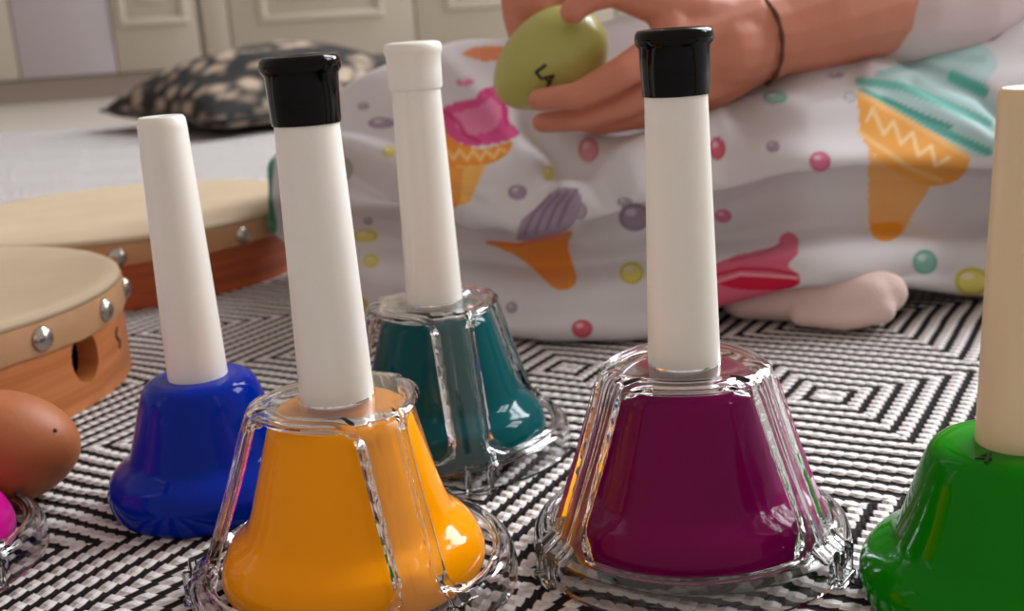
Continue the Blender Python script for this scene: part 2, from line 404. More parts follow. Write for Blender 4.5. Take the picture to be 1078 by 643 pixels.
def housing_mesh():
    n = 480
    prof = spline(lift([(.97, 5.0), (1.5, 5.0), (1.92, 4.98), (2.16, 4.88), (2.31, 4.66), (2.5, 4.12), (2.85, 3.2), (3.3, 2.15), (3.66, 1.34), (3.80, 1.10), (4.02, .92), (4.2, .78), (4.28, .60), (4.32, .36), (4.33, .05)]), 13)
    R = np.array([p[0] for p in prof]); Z = np.array([p[1] for p in prof])
    S = np.r_[0, np.cumsum(np.hypot(np.diff(R), np.diff(Z)))]
    sA = np.interp(1.0, np.linspace(0, 1, len(S)), S)
    # window limits along the profile
    s_top = S[np.argmin(np.abs(Z-5.20))]; s_bot = S[np.argmin(np.abs(Z-1.06))]
    hw = .70                                      # half width of a rib
    ribs = [0, 2*PI/3, 4*PI/3]
    mid, half = (s_top+s_bot)/2, (s_bot-s_top)/2
    def rad(s): return np.interp(s, S, R)
    def fold(th):                                 # signed angle to the window centre
        c = min(ribs, key=lambda q: abs(math.atan2(math.sin(th-q-PI/3), math.cos(th-q-PI/3))))
        return math.atan2(math.sin(th-c-PI/3), math.cos(th-c-PI/3))
    def sdf(th, s):
        a = abs(fold(th))*rad(s); A = (PI/3)*rad(s)-hw; B = half; rc = .58
        qx, qy = a-(A-rc), abs(s-mid)-(B-rc)
        return math.hypot(max(qx, 0), max(qy, 0)) + min(max(qx, qy), 0) - rc
    def snap(th, s, it=4):
        for _ in range(it):
            q = sdf(th, s); e = 1e-3; r = rad(s)
            gx = (sdf(th+e/r, s)-sdf(th-e/r, s))/(2*e); gy = (sdf(th, s+e)-sdf(th, s-e))/(2*e)
            L2 = max(gx*gx+gy*gy, .3); th -= q*gx/L2/r; s -= q*gy/L2
        return th, s
    TH = np.arange(n)*2*PI/n
    pos = [[(TH[i], S[k]) for k in range(len(S))] for i in range(n)]
    sd = np.array([[sdf(*p) for p in row] for row in pos])
    ds = .10
    for i in range(n):
        for k in range(1, len(S)-1):
            th, s = pos[i][k]; cell = .5*max(2*PI/n*rad(s), S[min(k+1, len(S)-1)]-S[k])
            if abs(sd[i, k]) < cell: pos[i][k] = snap(th, s)
    V = []
    for i in range(n):
        for k in range(len(S)):
            th, s = pos[i][k]; r = float(rad(s)); z = float(np.interp(s, S, Z))
            dr = (PI/3-abs(fold(th)))*r           # distance from the rib axis
            w = max(0, min(1, (s-.55)/.5))*max(0, min(1, (S[-1]-s-.15)/.5))
            rib = .13*w*max(0, min(1, (hw+.02-dr)/.14)) 
            groove = -.05*w*max(0, min(1, (.22-dr)/.1))
            # plan view of the shoulder is a softened triangle
            flat = -.16*max(0, 1-abs(z-5.1)/1.2)*math.cos(fold(th)*1.5)**2
            rim_lip = .05*math.exp(-((s-sd_end)/.06)**2) if False else 0
            f = max(0, sdf(th, s)); lip = .07*(1-max(0, min(1, (f-.06)/.18))**2) if f < .24 and w > 0 else 0
            rr = (r+rib+groove+flat*min(1, max(0, (r-1.0)/.6))+lip)*.01
            V.append((rr*math.cos(th), rr*math.sin(th), z*.01))
    K = len(S); Fc = []
    for i in range(n):
        j = (i+1) % n
        for k in range(K-1):
            t0 = pos[i][k][0]; t1 = pos[j][k+1][0]
            ths = [pos[i][k], pos[j][k], pos[j][k+1], pos[i][k+1]]
            cx = sum(math.cos(p[0]) for p in ths); sx = sum(math.sin(p[0]) for p in ths)
            if sdf(math.atan2(sx, cx), sum(p[1] for p in ths)/4) < -.006: continue
            Fc.append((i*K+k, j*K+k, j*K+k+1, i*K+k+1))
    me = grid_mesh('housing', V, Fc)
    bm = bmesh.new(); bm.from_mesh(me)
    loose = [v for v in bm.verts if not v.link_faces]; bmesh.ops.delete(bm, geom=loose, context='VERTS')
    bmesh.ops.recalc_face_normals(bm, faces=bm.faces[:])
    for it in range(7):
        new = {}
        for v in bm.verts:
            if v.is_boundary:
                if v.co.z < .004 or v.co.xy.length < .0102: continue
                nb_ = [e.other_vert(v).co for e in v.link_edges if e.is_boundary]
            else: nb_ = [e.other_vert(v).co for e in v.link_edges]
            new[v] = v.co*.5 + sum(nb_, Vector())/len(nb_)*.5
        for v, c in new.items(): v.co = c
    # thickness inwards
    bm.normal_update()
    if sum(f.normal.dot(Vector((f.calc_center_median().x, f.calc_center_median().y, .02)))  for f in bm.faces) < 0:
        bmesh.ops.reverse_faces(bm, faces=bm.faces[:])
    nb = {v for v in bm.verts if v.is_boundary and .008 < v.co.z < .0532}
    tk = {v: .0034 for v in nb}; ring = set(nb)
    for q in range(1, 10):
        ring = {e.other_vert(v) for v in ring for e in v.link_edges} - set(tk)
        k_ = q/10; k_ = k_*k_*(3-2*k_)
        for v in ring: tk[v] = .0034*(1-k_)+.0019*k_
    thicken(bm, .0019, tk)
    if bm.calc_volume(signed=True) < 0: bmesh.ops.reverse_faces(bm, faces=bm.faces[:])
    me = bpy.data.meshes.new('housing'); bm.to_mesh(me); bm.free()
    me.materials.append(MAT['clear']); me.polygons.foreach_set('use_smooth', [True]*len(me.polygons)); me.set_sharp_from_angle(angle=math.radians(38))
    return me
HOUSING = housing_mesh()
def clip_mesh():
    bm = bmesh.new()
    for s in (-1, 1):
        add_box(bm, (.0437, s*.0036, .0052), (.0022, .0018, .0094))
    add_box(bm, (.0440, 0, .0012), (.0030, .0092, .0022))
    bevel_all(bm, .0006, 2)
    me = bpy.data.meshes.new('clip'); bmesh.ops.recalc_face_normals(bm, faces=bm.faces[:]); bm.to_mesh(me); bm.free()
    me.materials.append(MAT['clear']); me.polygons.foreach_set('use_smooth', [True]*len(me.polygons)); me.set_sharp_from_angle(angle=math.radians(40))
    return me
CLIP = clip_mesh()
def desk_bell(x, y, rz, colour, cap, label):
    t = empty('desk_bell', (x, y, 0), label, 'bell', 'desk bells on the rug', rz)
    mk('bell', lathe(DESK_BELL), MAT[colour], t)
    mk('handle', lathe(HANDLE_DESK), MAT['white_plastic'], t, angle=50)
    mk('handle_cap', lathe(CAP_BLACK if cap == 'black' else CAP_WHITE), MAT['black_plastic' if cap == 'black' else 'white_plastic'], t, angle=50)
    h = bpy.data.objects.new('housing', HOUSING); COL.objects.link(h); h.parent = t
    h['label'] = 'clear plastic housing with three windows'
    for k in range(3):
        c = bpy.data.objects.new('clip', CLIP); COL.objects.link(c); c.parent = h; c.rotation_euler = (0, 0, 2*PI*k/3)
    return t
def hand_bell(x, y, rz, colour, handle, label, k=lambda z: 1.0):
    t = empty('hand_bell', (x, y, 0), label, 'bell', 'bells without a clear housing', rz)
    mk('bell', lathe(hand_profile(k)), MAT[colour], t)
    mk('handle', lathe(HANDLE_HAND), MAT[handle], t, angle=50)
    return t
def view_az(x, y, deg):            # azimuth facing the camera, turned by deg (positive to the right)
    return math.atan2(-y, -x) + math.radians(deg)
PX, PY = .0445, .288
desk_bell(PX, PY, view_az(PX, PY, 61), 'purple', 'black', 'purple desk bell in a clear housing, white handle with black cap, beside the green bell')
OX, OY = -.0465, .279
desk_bell(OX, OY, view_az(OX, OY, 24), 'orange', 'black', 'orange desk bell in a clear housing, white handle with black cap')
TX, TY = -.026, .374
desk_bell(TX, TY, view_az(TX, TY, 12), 'teal', 'white', 'teal desk bell in a clear housing, white handle with white cap, behind the orange bell')
g = ground(-113, 600)
desk_bell(g[0], g[1], view_az(g[0], g[1], 30), 'pink', 'black', 'magenta desk bell, only its clear rim showing below the brown egg')
hand_bell(-.1, .343, 0, 'blue', 'white_plastic', 'blue bell with an uncapped white handle and no clear housing', lambda z: .93-.008*z)
gb = hand_bell(.1145, .2455, 0, 'green', 'shaded_ivory_plastic', 'green bell marked 4 with an uncapped ivory handle and no clear housing')
def text_mesh(s, size, ext, bold=0):
    cu_ = bpy.data.curves.new('t', 'FONT'); cu_.body = s; cu_.size = size; cu_.extrude = ext; cu_.offset = bold; cu_.align_x = 'CENTER'; cu_.align_y = 'CENTER'
    o = bpy.data.objects.new('t', cu_); COL.objects.link(o); bpy.context.view_layer.update()
    me = bpy.data.meshes.new_from_object(o.evaluated_get(bpy.context.evaluated_depsgraph_get()))
    bpy.data.objects.remove(o); me.materials.clear(); return me
nm = mk('number_mark', text_mesh('4', .0075, .0003), MAT['mark'], gb, smooth=False)
am = math.atan2(-.2455, -.1145) - math.radians(28)
nm.location = (.0142*math.cos(am), .0142*math.sin(am), .0419); nm.rotation_euler = (math.radians(8)*math.sin(am)*-1, math.radians(8)*math.cos(am), am+PI*.62)

# ------------------------------------------------------------------ frame drums
def hoop_mesh(R, h, holes, thick=.009):
    n = 420; K = 26; V = []; Fc = []
    pos = {}
    def sdf(th, z):
        d = 9
        for c, zc, a, b in holes:
            x = math.atan2(math.sin(th-c), math.cos(th-c))*R; q = math.hypot(x/a, (z-zc)/b); d = min(d, (q-1)*min(a, b))
        return d
    cell = h/(K-1)
    for i in range(n):
        for k in range(K):
            th, z = 2*PI*i/n, h*k/(K-1); s = sdf(th, z)
            if abs(s) < cell*.62 and 0 < k < K-1:
                for _ in range(3):
                    s = sdf(th, z); e = 1e-5
                    gx = (sdf(th+e/R, z)-sdf(th-e/R, z))/(2*e); gz = (sdf(th, z+e)-sdf(th, z-e))/(2*e); L2 = max(gx*gx+gz*gz, .1)
                    th -= s*gx/L2/R; z -= s*gz/L2
            pos[i, k] = (th, z); V.append((R*math.cos(th), R*math.sin(th), z))
    for i in range(n):
        j = (i+1) % n
        for k in range(K-1):
            c = [pos[i, k], pos[j, k], pos[j, k+1], pos[i, k+1]]
            th = math.atan2(sum(math.sin(p[0]) for p in c), sum(math.cos(p[0]) for p in c))
            if sdf(th, sum(p[1] for p in c)/4) < -1e-4: continue
            Fc.append((i*K+k, j*K+k, j*K+k+1, i*K+k+1))
    me = grid_mesh('hoop', V, Fc); bm = bmesh.new(); bm.from_mesh(me)
    bmesh.ops.delete(bm, geom=[v for v in bm.verts if not v.link_faces], context='VERTS')
    bm.normal_update()
    f = bm.faces[:][0]
    if f.normal.dot(f.calc_center_median()) < 0: bmesh.ops.reverse_faces(bm, faces=bm.faces[:])
    thicken(bm, thick)
    return bm
def drum(c, R, h, wood, tacks, holes, label, band=.016):
    t = empty('frame_drum', (c[0], c[1], 0), label, 'drum', 'frame drums on the rug')
    mk('hoop', hoop_mesh(R, h, holes), MAT[wood], t, angle=40)
    sk = mk('drum_skin', lathe([(0, h+.0012), (R*.5, h+.0012), (R-.006, h+.0012), (R-.002, h+.0010), (R+.0008, h-.0005), (R+.0012, h-.003), (R-.0002, h-.003), (R-.003, h+.0001), (0, h+.0002)], 180), MAT['skin_hide'], t)
    bm = lathe([(R+.0001, h-.0031), (R+.0016, h-.0031), (R+.0017, h-band+.001), (R+.0012, h-band), (R+.0001, h-band)], 240, closed=True)
    for v in bm.verts:
        if v.co.z < h-band+.003: v.co.z += .0004*math.sin(9*math.atan2(v.co.y, v.co.x)) + .0002*math.sin(31*math.atan2(v.co.y, v.co.x))
    mk('skin_edge', bm, MAT['hide_band'], sk, angle=50)
    for a in tacks:
        r = .0052
        bm = lathe([(0, r*.62), (r*.35, r*.58), (r*.68, r*.42), (r*.92, r*.16), (r, 0), (r*.9, -r*.05), (0, -r*.05)], 28)
        o = mk('tack', bm, MAT['steel'], t)
        o.location = ((R+.0017)*math.cos(a), (R+.0017)*math.sin(a), h-.0095)
        o.rotation_euler = Vector((math.cos(a), math.sin(a), 0)).to_track_quat('Z', 'Y').to_euler()
    return t
FC, FR, FH = (-.282, .475), .1095, .045
def az_on(c, px, py, z, R):
    """azimuth on a drum of the camera ray through a pixel"""
    d = ray(px, py); o = CAM - np.array([c[0], c[1], 0])
    a = d[0]**2+d[1]**2; b = 2*(o[0]*d[0]+o[1]*d[1]); cc = o[0]**2+o[1]**2-R*R
    q = b*b-4*a*cc; t = (-b-math.sqrt(max(q, 0)))/(2*a); p = o+d*t
    return math.atan2(p[1], p[0]), p[2]
a1 = az_on(FC, 40, 348, 0, FR); a2 = az_on(FC, 105, 317, 0, FR); a3 = az_on(FC, 90, 373, 0, FR); a4 = az_on(FC, 123, 352, 0, FR)
step = a2[0]-a1[0]
drum(FC, FR, FH, 'wood', [a1[0]+step*k for k in range(-8, 7)], [(a3[0], FH*.46, .0092, .0108)], 'round frame drum with light wooden hoop and oval hole, beside the brown egg')
front = bpy.data.objects['frame_drum']
bm = bmesh.new(); pts = []
for t in np.linspace(0, 1, 26):
    a = a4[0] + (.0018*math.sin(t*2*PI*1.1))/FR; z = .015+.009*t; pts.append(((FR+.0002)*math.cos(a), (FR+.0002)*math.sin(a), z))
tube(bm, pts, .0006, 6); mk('burnt_logo', bm, MAT['burn'], front)
BC, BR, BH = (-.246, .722), .117, .0405
b1 = az_on(BC, 122, 263, 0, BR)
drum(BC, BR, BH, 'wood_dark', [b1[0]+.62*k for k in range(-5, 6)], [(b1[0]+2.2, BH*.4, .0085, .010)], 'larger round frame drum with reddish hoop, behind the other drum', band=.015)

# ------------------------------------------------------------------ egg shakers
def egg_bm(a, b, blunt=.16, n=64):
    prof = []
    for i in range(41):
        t = PI*i/40; z = -a*math.cos(t); r = b*math.sin(t)*(1-blunt*math.cos(t)*-1*-1)
        prof.append((max(r, 0), z))
    prof[0] = (0, -a); prof[-1] = (0, a)
    return lathe(prof, n)
g = ground(33, 530)
e = mk('egg_shaker', egg_bm(.0250, .0192, .10), MAT['egg_wood']); ec = at(26, 470, g[1]+.001)
e.location = (ec[0]-.008, ec[1], .0195); e.rotation_euler = Vector((-.93, -.12, .05)).to_track_quat('Z', 'Y').to_euler()
tag(e, 'plain brown wooden egg shaker lying on the rug in front of the light drum', 'egg shaker', 'egg shakers')
bm = bmesh.new(); bmesh.ops.create_uvsphere(bm, u_segments=16, v_segments=8, radius=.0007)
o = mk('pin_hole', bm, MAT['burn'])
bpy.context.view_layer.update()
d = ray(58, 453); mi = e.matrix_world.inverted()
hit, loc, nrm, _ = e.ray_cast(mi @ Vector(CAM), (mi.to_3x3() @ Vector(d)).normalized())
o.parent = e; o.location = loc
# ------------------------------------------------------------------ person
YE = .535
pe = empty('person', (.19, .74, 0), 'child in a white ice cream print dress, sitting on the rug holding a green egg', 'person')
def A(px, py, Y): return tuple(at(px, py, Y))
def link_child(o, parent):
    o.parent = parent; o.matrix_parent_inverse = Matrix.Translation(-parent.location)
    return o
bm = bmesh.new()
# left arm (towards the camera's right)
c_ = .01
EL = A(1010, -12, .615); SHL = (.285, .76, .33)
chain(bm, [(SHL, .031), (EL, .027), (A(915, 5, .570), .0272), (A(860, 20, .556), .0245), (A(815, 34, .546), .0205), (A(790, 38, .541), .0192)])
chain(bm, [(A(800, 50, .545), .0175), (A(790, 46, .541), .0185), (A(765, 52, .533), .018)])
# palm
for a, ra, b, rb in ((A(785, 26, .540), .0165, A(708, 44, .519), .0092), (A(785, 42, .540), .0175, A(712, 78, .523), .0090), (A(785, 55, .541), .0165, A(716, 102, .530), .0082), (A(785, 62, .544), .0150, A(722, 116, .541), .0072),
                     (A(785, 30, .543), .0165, A(735, 14, .530), .0115), (A(735, 60, .532), .0155, A(760, 50, .536), .018)):
    capsule(bm, a, ra, b, rb)
# fingers
chain(bm, [(A(708, 44, .519), .0092), (A(655, 76, .508), .0073), (A(608, 101, .508), .0060), (A(568, 105, .514), .0052)])
chain(bm, [(A(712, 80, .523), .0090), (A(660, 109, .520), .0066), (A(612, 126, .521), .0055), (A(571, 129, .526), .0048)])
chain(bm, [(A(716, 102, .530), .0080), (A(672, 122, .529), .0062), (A(630, 131, .534), .0053), (A(600, 126, .543), .0046)])
chain(bm, [(A(722, 116, .541), .0070), (A(686, 126, .544), .0054), (A(652, 128, .549), .0046), (A(628, 122, .555), .0040)])
# thumb
chain(bm, [(A(735, 14, .530), .0115), (A(690, 4, .524), .0092), (A(645, -9, .519), .0068), (A(618, -1, .515), .0062), (A(603, 12, .5135), .0058)])
capsule(bm, A(700, 10, .525), .0085, A(708, 40, .520), .0092)
# right arm, its hand closing on the far side of the egg
SHR = (.095, .78, .33); ELR = (-.005, .72, .255)
chain(bm, [(SHR, .030), (ELR, .026), (A(578, -150, .635), .0195), (A(570, -70, .598), .0165)])
chain(bm, [(A(570, -70, .598), .0165), (A(566, -18, .577), .0158), (A(562, 6, .573), .0125)])
for k, (fx, ln) in enumerate(((541, .92), (554, 1.05), (569, 1.08), (584, .95))):
    chain(bm, [(A(fx, -8, .574), .0070), (A(fx+1, 20*ln, .571), .0060), (A(fx+5, 40*ln, .567), .0053), (A(fx+9, 55*ln, .564), .0046)])
chain(bm, [(A(588, -30, .585), .0085), (A(606, -12, .576), .0070), (A(618, 4, .566), .0058)])
# torso, neck, head
PEL = (.19, .80, .092)
chain(bm, [(PEL, .085), ((.19, .79, .18), .074), ((.19, .78, .29), .076), ((.19, .78, .325), .055), ((.19, .775, .37), .030), ((.19, .77, .41), .030)])
capsule(bm, (.19, .78, .315), .045, SHL, .034); capsule(bm, (.19, .78, .315), .045, SHR, .033)
HD = np.array([.175, .755, .475])
capsule(bm, tuple(HD+np.array([0, .012, .02])), .072, tuple(HD+np.array([0, 0, .005])), .069)
capsule(bm, tuple(HD+np.array([0, -.022, -.042])), .040, tuple(HD+np.array([0, -.012, -.02])), .056)
capsule(bm, tuple(HD+np.array([0, -.070, .002])), .005, tuple(HD+np.array([0, -.076, -.016])), .0085)
for s in (-1, 1):
    capsule(bm, tuple(HD+np.array([s*.071, .012, .008])), .011, tuple(HD+np.array([s*.069, .008, -.018])), .007)
    capsule(bm, tuple(HD+np.array([s*.012, -.064, -.036])), .0055, tuple(HD+np.array([0, -.067, -.036])), .0065)
# legs folded under the skirt
for hip, kn, an in (((.25, .78, .06), (.275, .645, .052), (.165, .560, .030)), ((.13, .78, .06), (-.01, .665, .050), (.07, .60, .030))):
    chain(bm, [(hip, .060), (kn, .040), (an, .023)])
def GZ(px, Y, z):
    q = at(px, 330, Y); return (q[0], q[1], z)
FT = [GZ(812, .503, .0115), GZ(866, .490, .0120)]
chain(bm, [((.165, .560, .030), .022), (FT[0], .0085), (FT[1], .0075)])
chain(bm, [((.07, .60, .030), .022), ((.10, .585, .024), .018), ((.14, .58, .020), .015)])
bdy = mk('body', bm, MAT['human']); link_child(bdy, pe)
md = bdy.modifiers.new('remesh', 'REMESH'); md.mode = 'VOXEL'; md.voxel_size = .0013; md.use_smooth_shade = True
md = bdy.modifiers.new('smooth', 'SMOOTH'); md.factor = .5; md.iterations = 4
# eyes and hair
for s in (-1, 1):
    bm = bmesh.new(); bmesh.ops.create_uvsphere(bm, u_segments=20, v_segments=12, radius=.0115)
    o = mk('eye', bm, MAT['eye']); o.location = tuple(HD+np.array([s*.027, -.0565, .004])); link_child(o, pe)
    bm = bmesh.new(); bmesh.ops.create_uvsphere(bm, u_segments=16, v_segments=8, radius=.006)
    q = mk('iris', bm, MAT['iris'], o); q.location = (0, -.0065, -.001)
bm = bmesh.new()
capsule(bm, tuple(HD+np.array([0, .022, .028])), .076, tuple(HD+np.array([0, .024, -.01])), .072)
for k in range(9):
    a = math.radians(15+150*k/8); x = math.cos(a)*.062; y = math.sin(a)*.055
    capsule(bm, tuple(HD+np.array([x, .012+y, .0])), .022, tuple(HD+np.array([x*1.08, .02+y*1.1, -.11])), .016)
for k in range(7):
    x = -.05+.1*k/6; capsule(bm, tuple(HD+np.array([x*.7, -.02, .083])), .015, tuple(HD+np.array([x*1.15, -.058+.25*x*x/.05, .045])), .009)
hr = mk('hair', bm, MAT['hair']); link_child(hr, pe)
md = hr.modifiers.new('remesh', 'REMESH'); md.mode = 'VOXEL'; md.voxel_size = .004; md.use_smooth_shade = True
md = hr.modifiers.new('smooth', 'SMOOTH'); md.iterations = 4
# bracelet: a thin cord round the wrist
wc = np.array(A(795, 42, .542)); ax = np.array(A(860, 20, .556))-np.array(A(785, 44, .540)); ax = Vector(ax).normalized()
s1 = ax.cross(Vector((0, 1, 0))).normalized(); s2 = ax.cross(s1)
bm = bmesh.new()
tube(bm, [Vector(wc)+s1*.0208*math.cos(t)+s2*.0208*math.sin(t)+ax*(.0012*math.sin(2*t)) for t in np.linspace(0, 2*PI, 61)[:-1]], [.00105+.00025*math.sin(13*t) for t in np.linspace(0, 2*PI, 61)[:-1]], 8, closed=True)
link_child(mk('bracelet', bm, MAT['thread']), pe)
# sock over the visible foot
bm = bmesh.new()
chain(bm, [(GZ(782, .507, .0115), .0105), (GZ(830, .498, .0126), .0117), (GZ(880, .488, .0138), .0128), (GZ(914, .482, .0130), .0120)])
capsule(bm, GZ(890, .489, .0160), .0125, GZ(932, .483, .0150), .0095)
capsule(bm, GZ(842, .485, .0062), .0045, GZ(890, .475, .0058), .0046)
capsule(bm, GZ(890, .475, .0058), .0046, GZ(930, .473, .0095), .0055)
sk = mk('sock', bm, MAT['sock']); link_child(sk, pe); sk['label'] = 'pale pink sock'
md = sk.modifiers.new('remesh', 'REMESH'); md.mode = 'VOXEL'; md.voxel_size = .0016; md.use_smooth_shade = True
md = sk.modifiers.new('smooth', 'SMOOTH'); md.iterations = 6

# the skirt: a draped sheet through control rows (hem .. lap), printed cloth
COLX = [283, 300, 335, 385, 470, 540, 610, 680, 760, 850, 950, 1040, 1160, 1290, 1390]
HEM = [240, 258, 292, 330, 348, 356, 359, 356, 324, 303, 304, 312, 318, 320, 300]
HEMY = [.655, .665, None, None, None, None, None, None, .492, .476, .490, .505, None, None, None]
CREST = [232, 238, 246, 255, 272, 284, 282, 274, 257, 241, 231, 224, 215, 222, 288]
LIP = [212, 205, 200, 205, 222, 236, 228, 207, 194, 170, 166, 171, 175, 195, 280]
MID = [192, 172, 150, 140, 138, 142, 135, 125, 112, 90, 72, 56, 50, 95, 262]
TOP = [172, 150, 116, 80, 54, 48, 36, 20, 4, -6, 20, -22, -40, 20, 235]
rows = []
for i, x in enumerate(COLX):
    hy = HEMY[i] or ground(x, HEM[i], .002)[1]
    c = []
    hem = at(x, HEM[i], hy); 
    edge_k = [.15, .3, .6, 1][i] if i < 4 else 1
    c.append((np.array([hem[0], hy+.03*edge_k, max(hem[2]-.002, .003)]), (x, HEM[i]+4)))
    c.append((hem+np.array([0, 0, .001]), (x, HEM[i])))
    ym = (HEM[i]*.55+CREST[i]*.45); c.append((at(x, ym, hy+.004*edge_k), (x, ym)))
    c.append((at(x, CREST[i], hy+.034*edge_k), (x, CREST[i])))
    yq = CREST[i]*.5+LIP[i]*.5; c.append((at(x, yq, hy+.028*edge_k), (x, yq)))
    c.append((at(x, LIP[i], hy+.008*edge_k), (x, LIP[i])))
    c.append((at(x, MID[i], hy+.062*edge_k), (x, MID[i])))
    top = at(x, TOP[i], hy+.15*edge_k)
    if i < 4: top = at(x, TOP[i], hy+.10*edge_k)
    c.append((top, (x, TOP[i])))
    c.append((top+np.array([0, .07 if i > 3 else .03, -.012]), (x, TOP[i]-30)))
    c.append((np.array([top[0], top[1]+(.12 if i > 3 else .05), .02 if i > 3 else .06]), (x, TOP[i]-80)))
    rows.append(c)
C3 = np.array([[p[0] for p in r] for r in rows]); C2 = np.array([[p[1] for p in r] for r in rows], float)
def resample(Cg, nu, nv):
    def cr(P, n):                       # along axis 0
        N = len(P); t = np.linspace(0, N-1-1e-9, n); i = np.floor(t).astype(int); f = (t-i)
        Pp = np.concatenate([[2*P[0]-P[1]], P, [2*P[-1]-P[-2]]])
        sh = (len(t),)+(1,)*(P.ndim-1); f = f.reshape(sh)
        a, b, c, d = Pp[i], Pp[i+1], Pp[i+2], Pp[i+3]
        return .5*((2*b)+(-a+c)*f+(2*a-5*b+4*c-d)*f*f+(-a+3*b-3*c+d)*f**3)
    G = cr(Cg, nu); return np.swapaxes(cr(np.swapaxes(G, 0, 1), nv), 0, 1)
NU, NV = 640, 380
D3 = resample(C3, NU, NV); D2 = resample(C2, NU, NV)
qx, qy = D2[..., 0], D2[..., 1]
def ridge(pts, amp, w):
    d = np.full(qx.shape, 1e9)
    for (x0, y0), (x1, y1) in zip(pts[:-1], pts[1:]):
        dx, dy = x1-x0, y1-y0; t = np.clip(((qx-x0)*dx+(qy-y0)*dy)/(dx*dx+dy*dy), 0, 1)
        d = np.minimum(d, np.hypot(qx-x0-t*dx, qy-y0-t*dy))
    return amp*np.exp(-(d/w)**2)
off = np.zeros(qx.shape)
for pts, amp, w in (
    ([(330, 135), (420, 180), (500, 228)], .011, 15), ([(350, 178), (430, 218), (520, 256)], -.008, 14),
    ([(550, 130), (590, 170), (640, 200)], -.009, 20), ([(600, 205), (680, 165), (760, 140)], .010, 18),
    ([(620, 238), (760, 212), (900, 190), (1050, 190)], -.008, 14), ([(770, 110), (850, 120), (910, 110)], .004, 16),
    ([(915, 80), (1000, 120), (1050, 160)], .004, 14), ([(950, 60), (1030, 100), (1060, 130)], -.004, 9),
    ([(960, 90), (1040, 140)], -.003, 8), ([(400, 285), (520, 305), (640, 310), (760, 285)], .004, 20),
    ([(420, 318), (540, 330), (680, 322)], -.003, 12), ([(780, 285), (900, 268), (1040, 258)], .003, 14),
    ([(880, 300), (980, 285), (1060, 292)], -.002, 8), ([(470, 75), (520, 120), (560, 160)], .004, 14)):
    off += ridge(pts, amp, w)
sm = np.zeros(qx.shape)
for k in range(16):
    ang = rng.uniform(0, PI); fr = rng.uniform(.02, .085); ph = rng.uniform(0, 6.28)
    sm += np.sin((qx*math.cos(ang)+1.6*qy*math.sin(ang))*fr+ph)*.0009*(.04/(fr+.02))
off += sm*.55
du = np.gradient(D3, axis=0); dv = np.gradient(D3, axis=1); N3 = np.cross(du, dv); N3 /= np.maximum(np.linalg.norm(N3, axis=2, keepdims=True), 1e-12)
if (N3[..., 1]).mean() > 0: N3 = -N3
edgew = np.minimum(1, np.minimum((np.arange(NV)/(NV*.16))[None, :]**1.5, 1)) * np.minimum(1, (np.arange(NU)/40.)[:, None])
D3 = D3 + N3*(off*edgew)[..., None]
D3[..., 2] = np.maximum(D3[..., 2], .0015)
# ---- print on the cloth, laid out on the finished drape
_d = D3-CAM; _z = _d@FWD
_px, _py = W/2+F*(_d@RGT)/_z, HH/2-F*(_d@UPV)/_z
_w = np.clip((7.2-np.linspace(0, C2.shape[1]-1, NV))/.6, 0, 1)[None, :]
qx, qy = _px*_w+qx*(1-_w), _py*_w+qy*(1-_w)
pc = np.empty(qx.shape+(3,)); pc[:] = lin((230, 226, 229))
def setc(mask, rgb, k=1.0):
    c = np.array(lin(rgb)); mk_ = np.clip(mask*k, 0, 1)[..., None]; pc[:] = pc*(1-mk_)+c*mk_
def inpoly(pts):
    m = np.zeros(qx.shape, bool); P_ = pts
    for i in range(len(P_)):
        x0, y0 = P_[i]; x1, y1 = P_[i-1]
        if y0 == y1: continue
        cnd = ((y0 > qy) != (y1 > qy)) & (qx < (x1-x0)*(qy-y0)/(y1-y0)+x0); m ^= cnd
    return m.astype(float)
def smoothpoly(pts): 
    P_ = list(pts)+[pts[0]]; Q = spline(P_, 6)[:-1]; return inpoly(Q)
def line(pts, w):
    d = np.full(qx.shape, 1e9)
    for (x0, y0), (x1, y1) in zip(pts[:-1], pts[1:]):
        dx, dy = x1-x0, y1-y0; t = np.clip(((qx-x0)*dx+(qy-y0)*dy)/(dx*dx+dy*dy), 0, 1)
        d = np.minimum(d, np.hypot(qx-x0-t*dx, qy-y0-t*dy))
    return np.clip((w-d)/1.5+.5, 0, 1)
PINK, YEL, TEAL, LIL, GRY, RED = (226, 96, 146), (232, 220, 84), (140, 204, 190), (166, 140, 168), (160, 156, 164), (222, 62, 100)
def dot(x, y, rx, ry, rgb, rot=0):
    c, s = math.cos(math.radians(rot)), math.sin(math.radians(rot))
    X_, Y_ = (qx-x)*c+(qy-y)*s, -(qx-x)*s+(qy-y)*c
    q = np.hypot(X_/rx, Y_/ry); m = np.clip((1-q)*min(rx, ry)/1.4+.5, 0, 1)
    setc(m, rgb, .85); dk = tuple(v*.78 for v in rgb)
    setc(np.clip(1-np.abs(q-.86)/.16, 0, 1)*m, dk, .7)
    hl = np.hypot((X_+rx*.25)/(rx*.42), (Y_+ry*.35)/(ry*.32)); setc(np.clip((1-hl)*3, 0, 1), (250, 240, 244), .55)
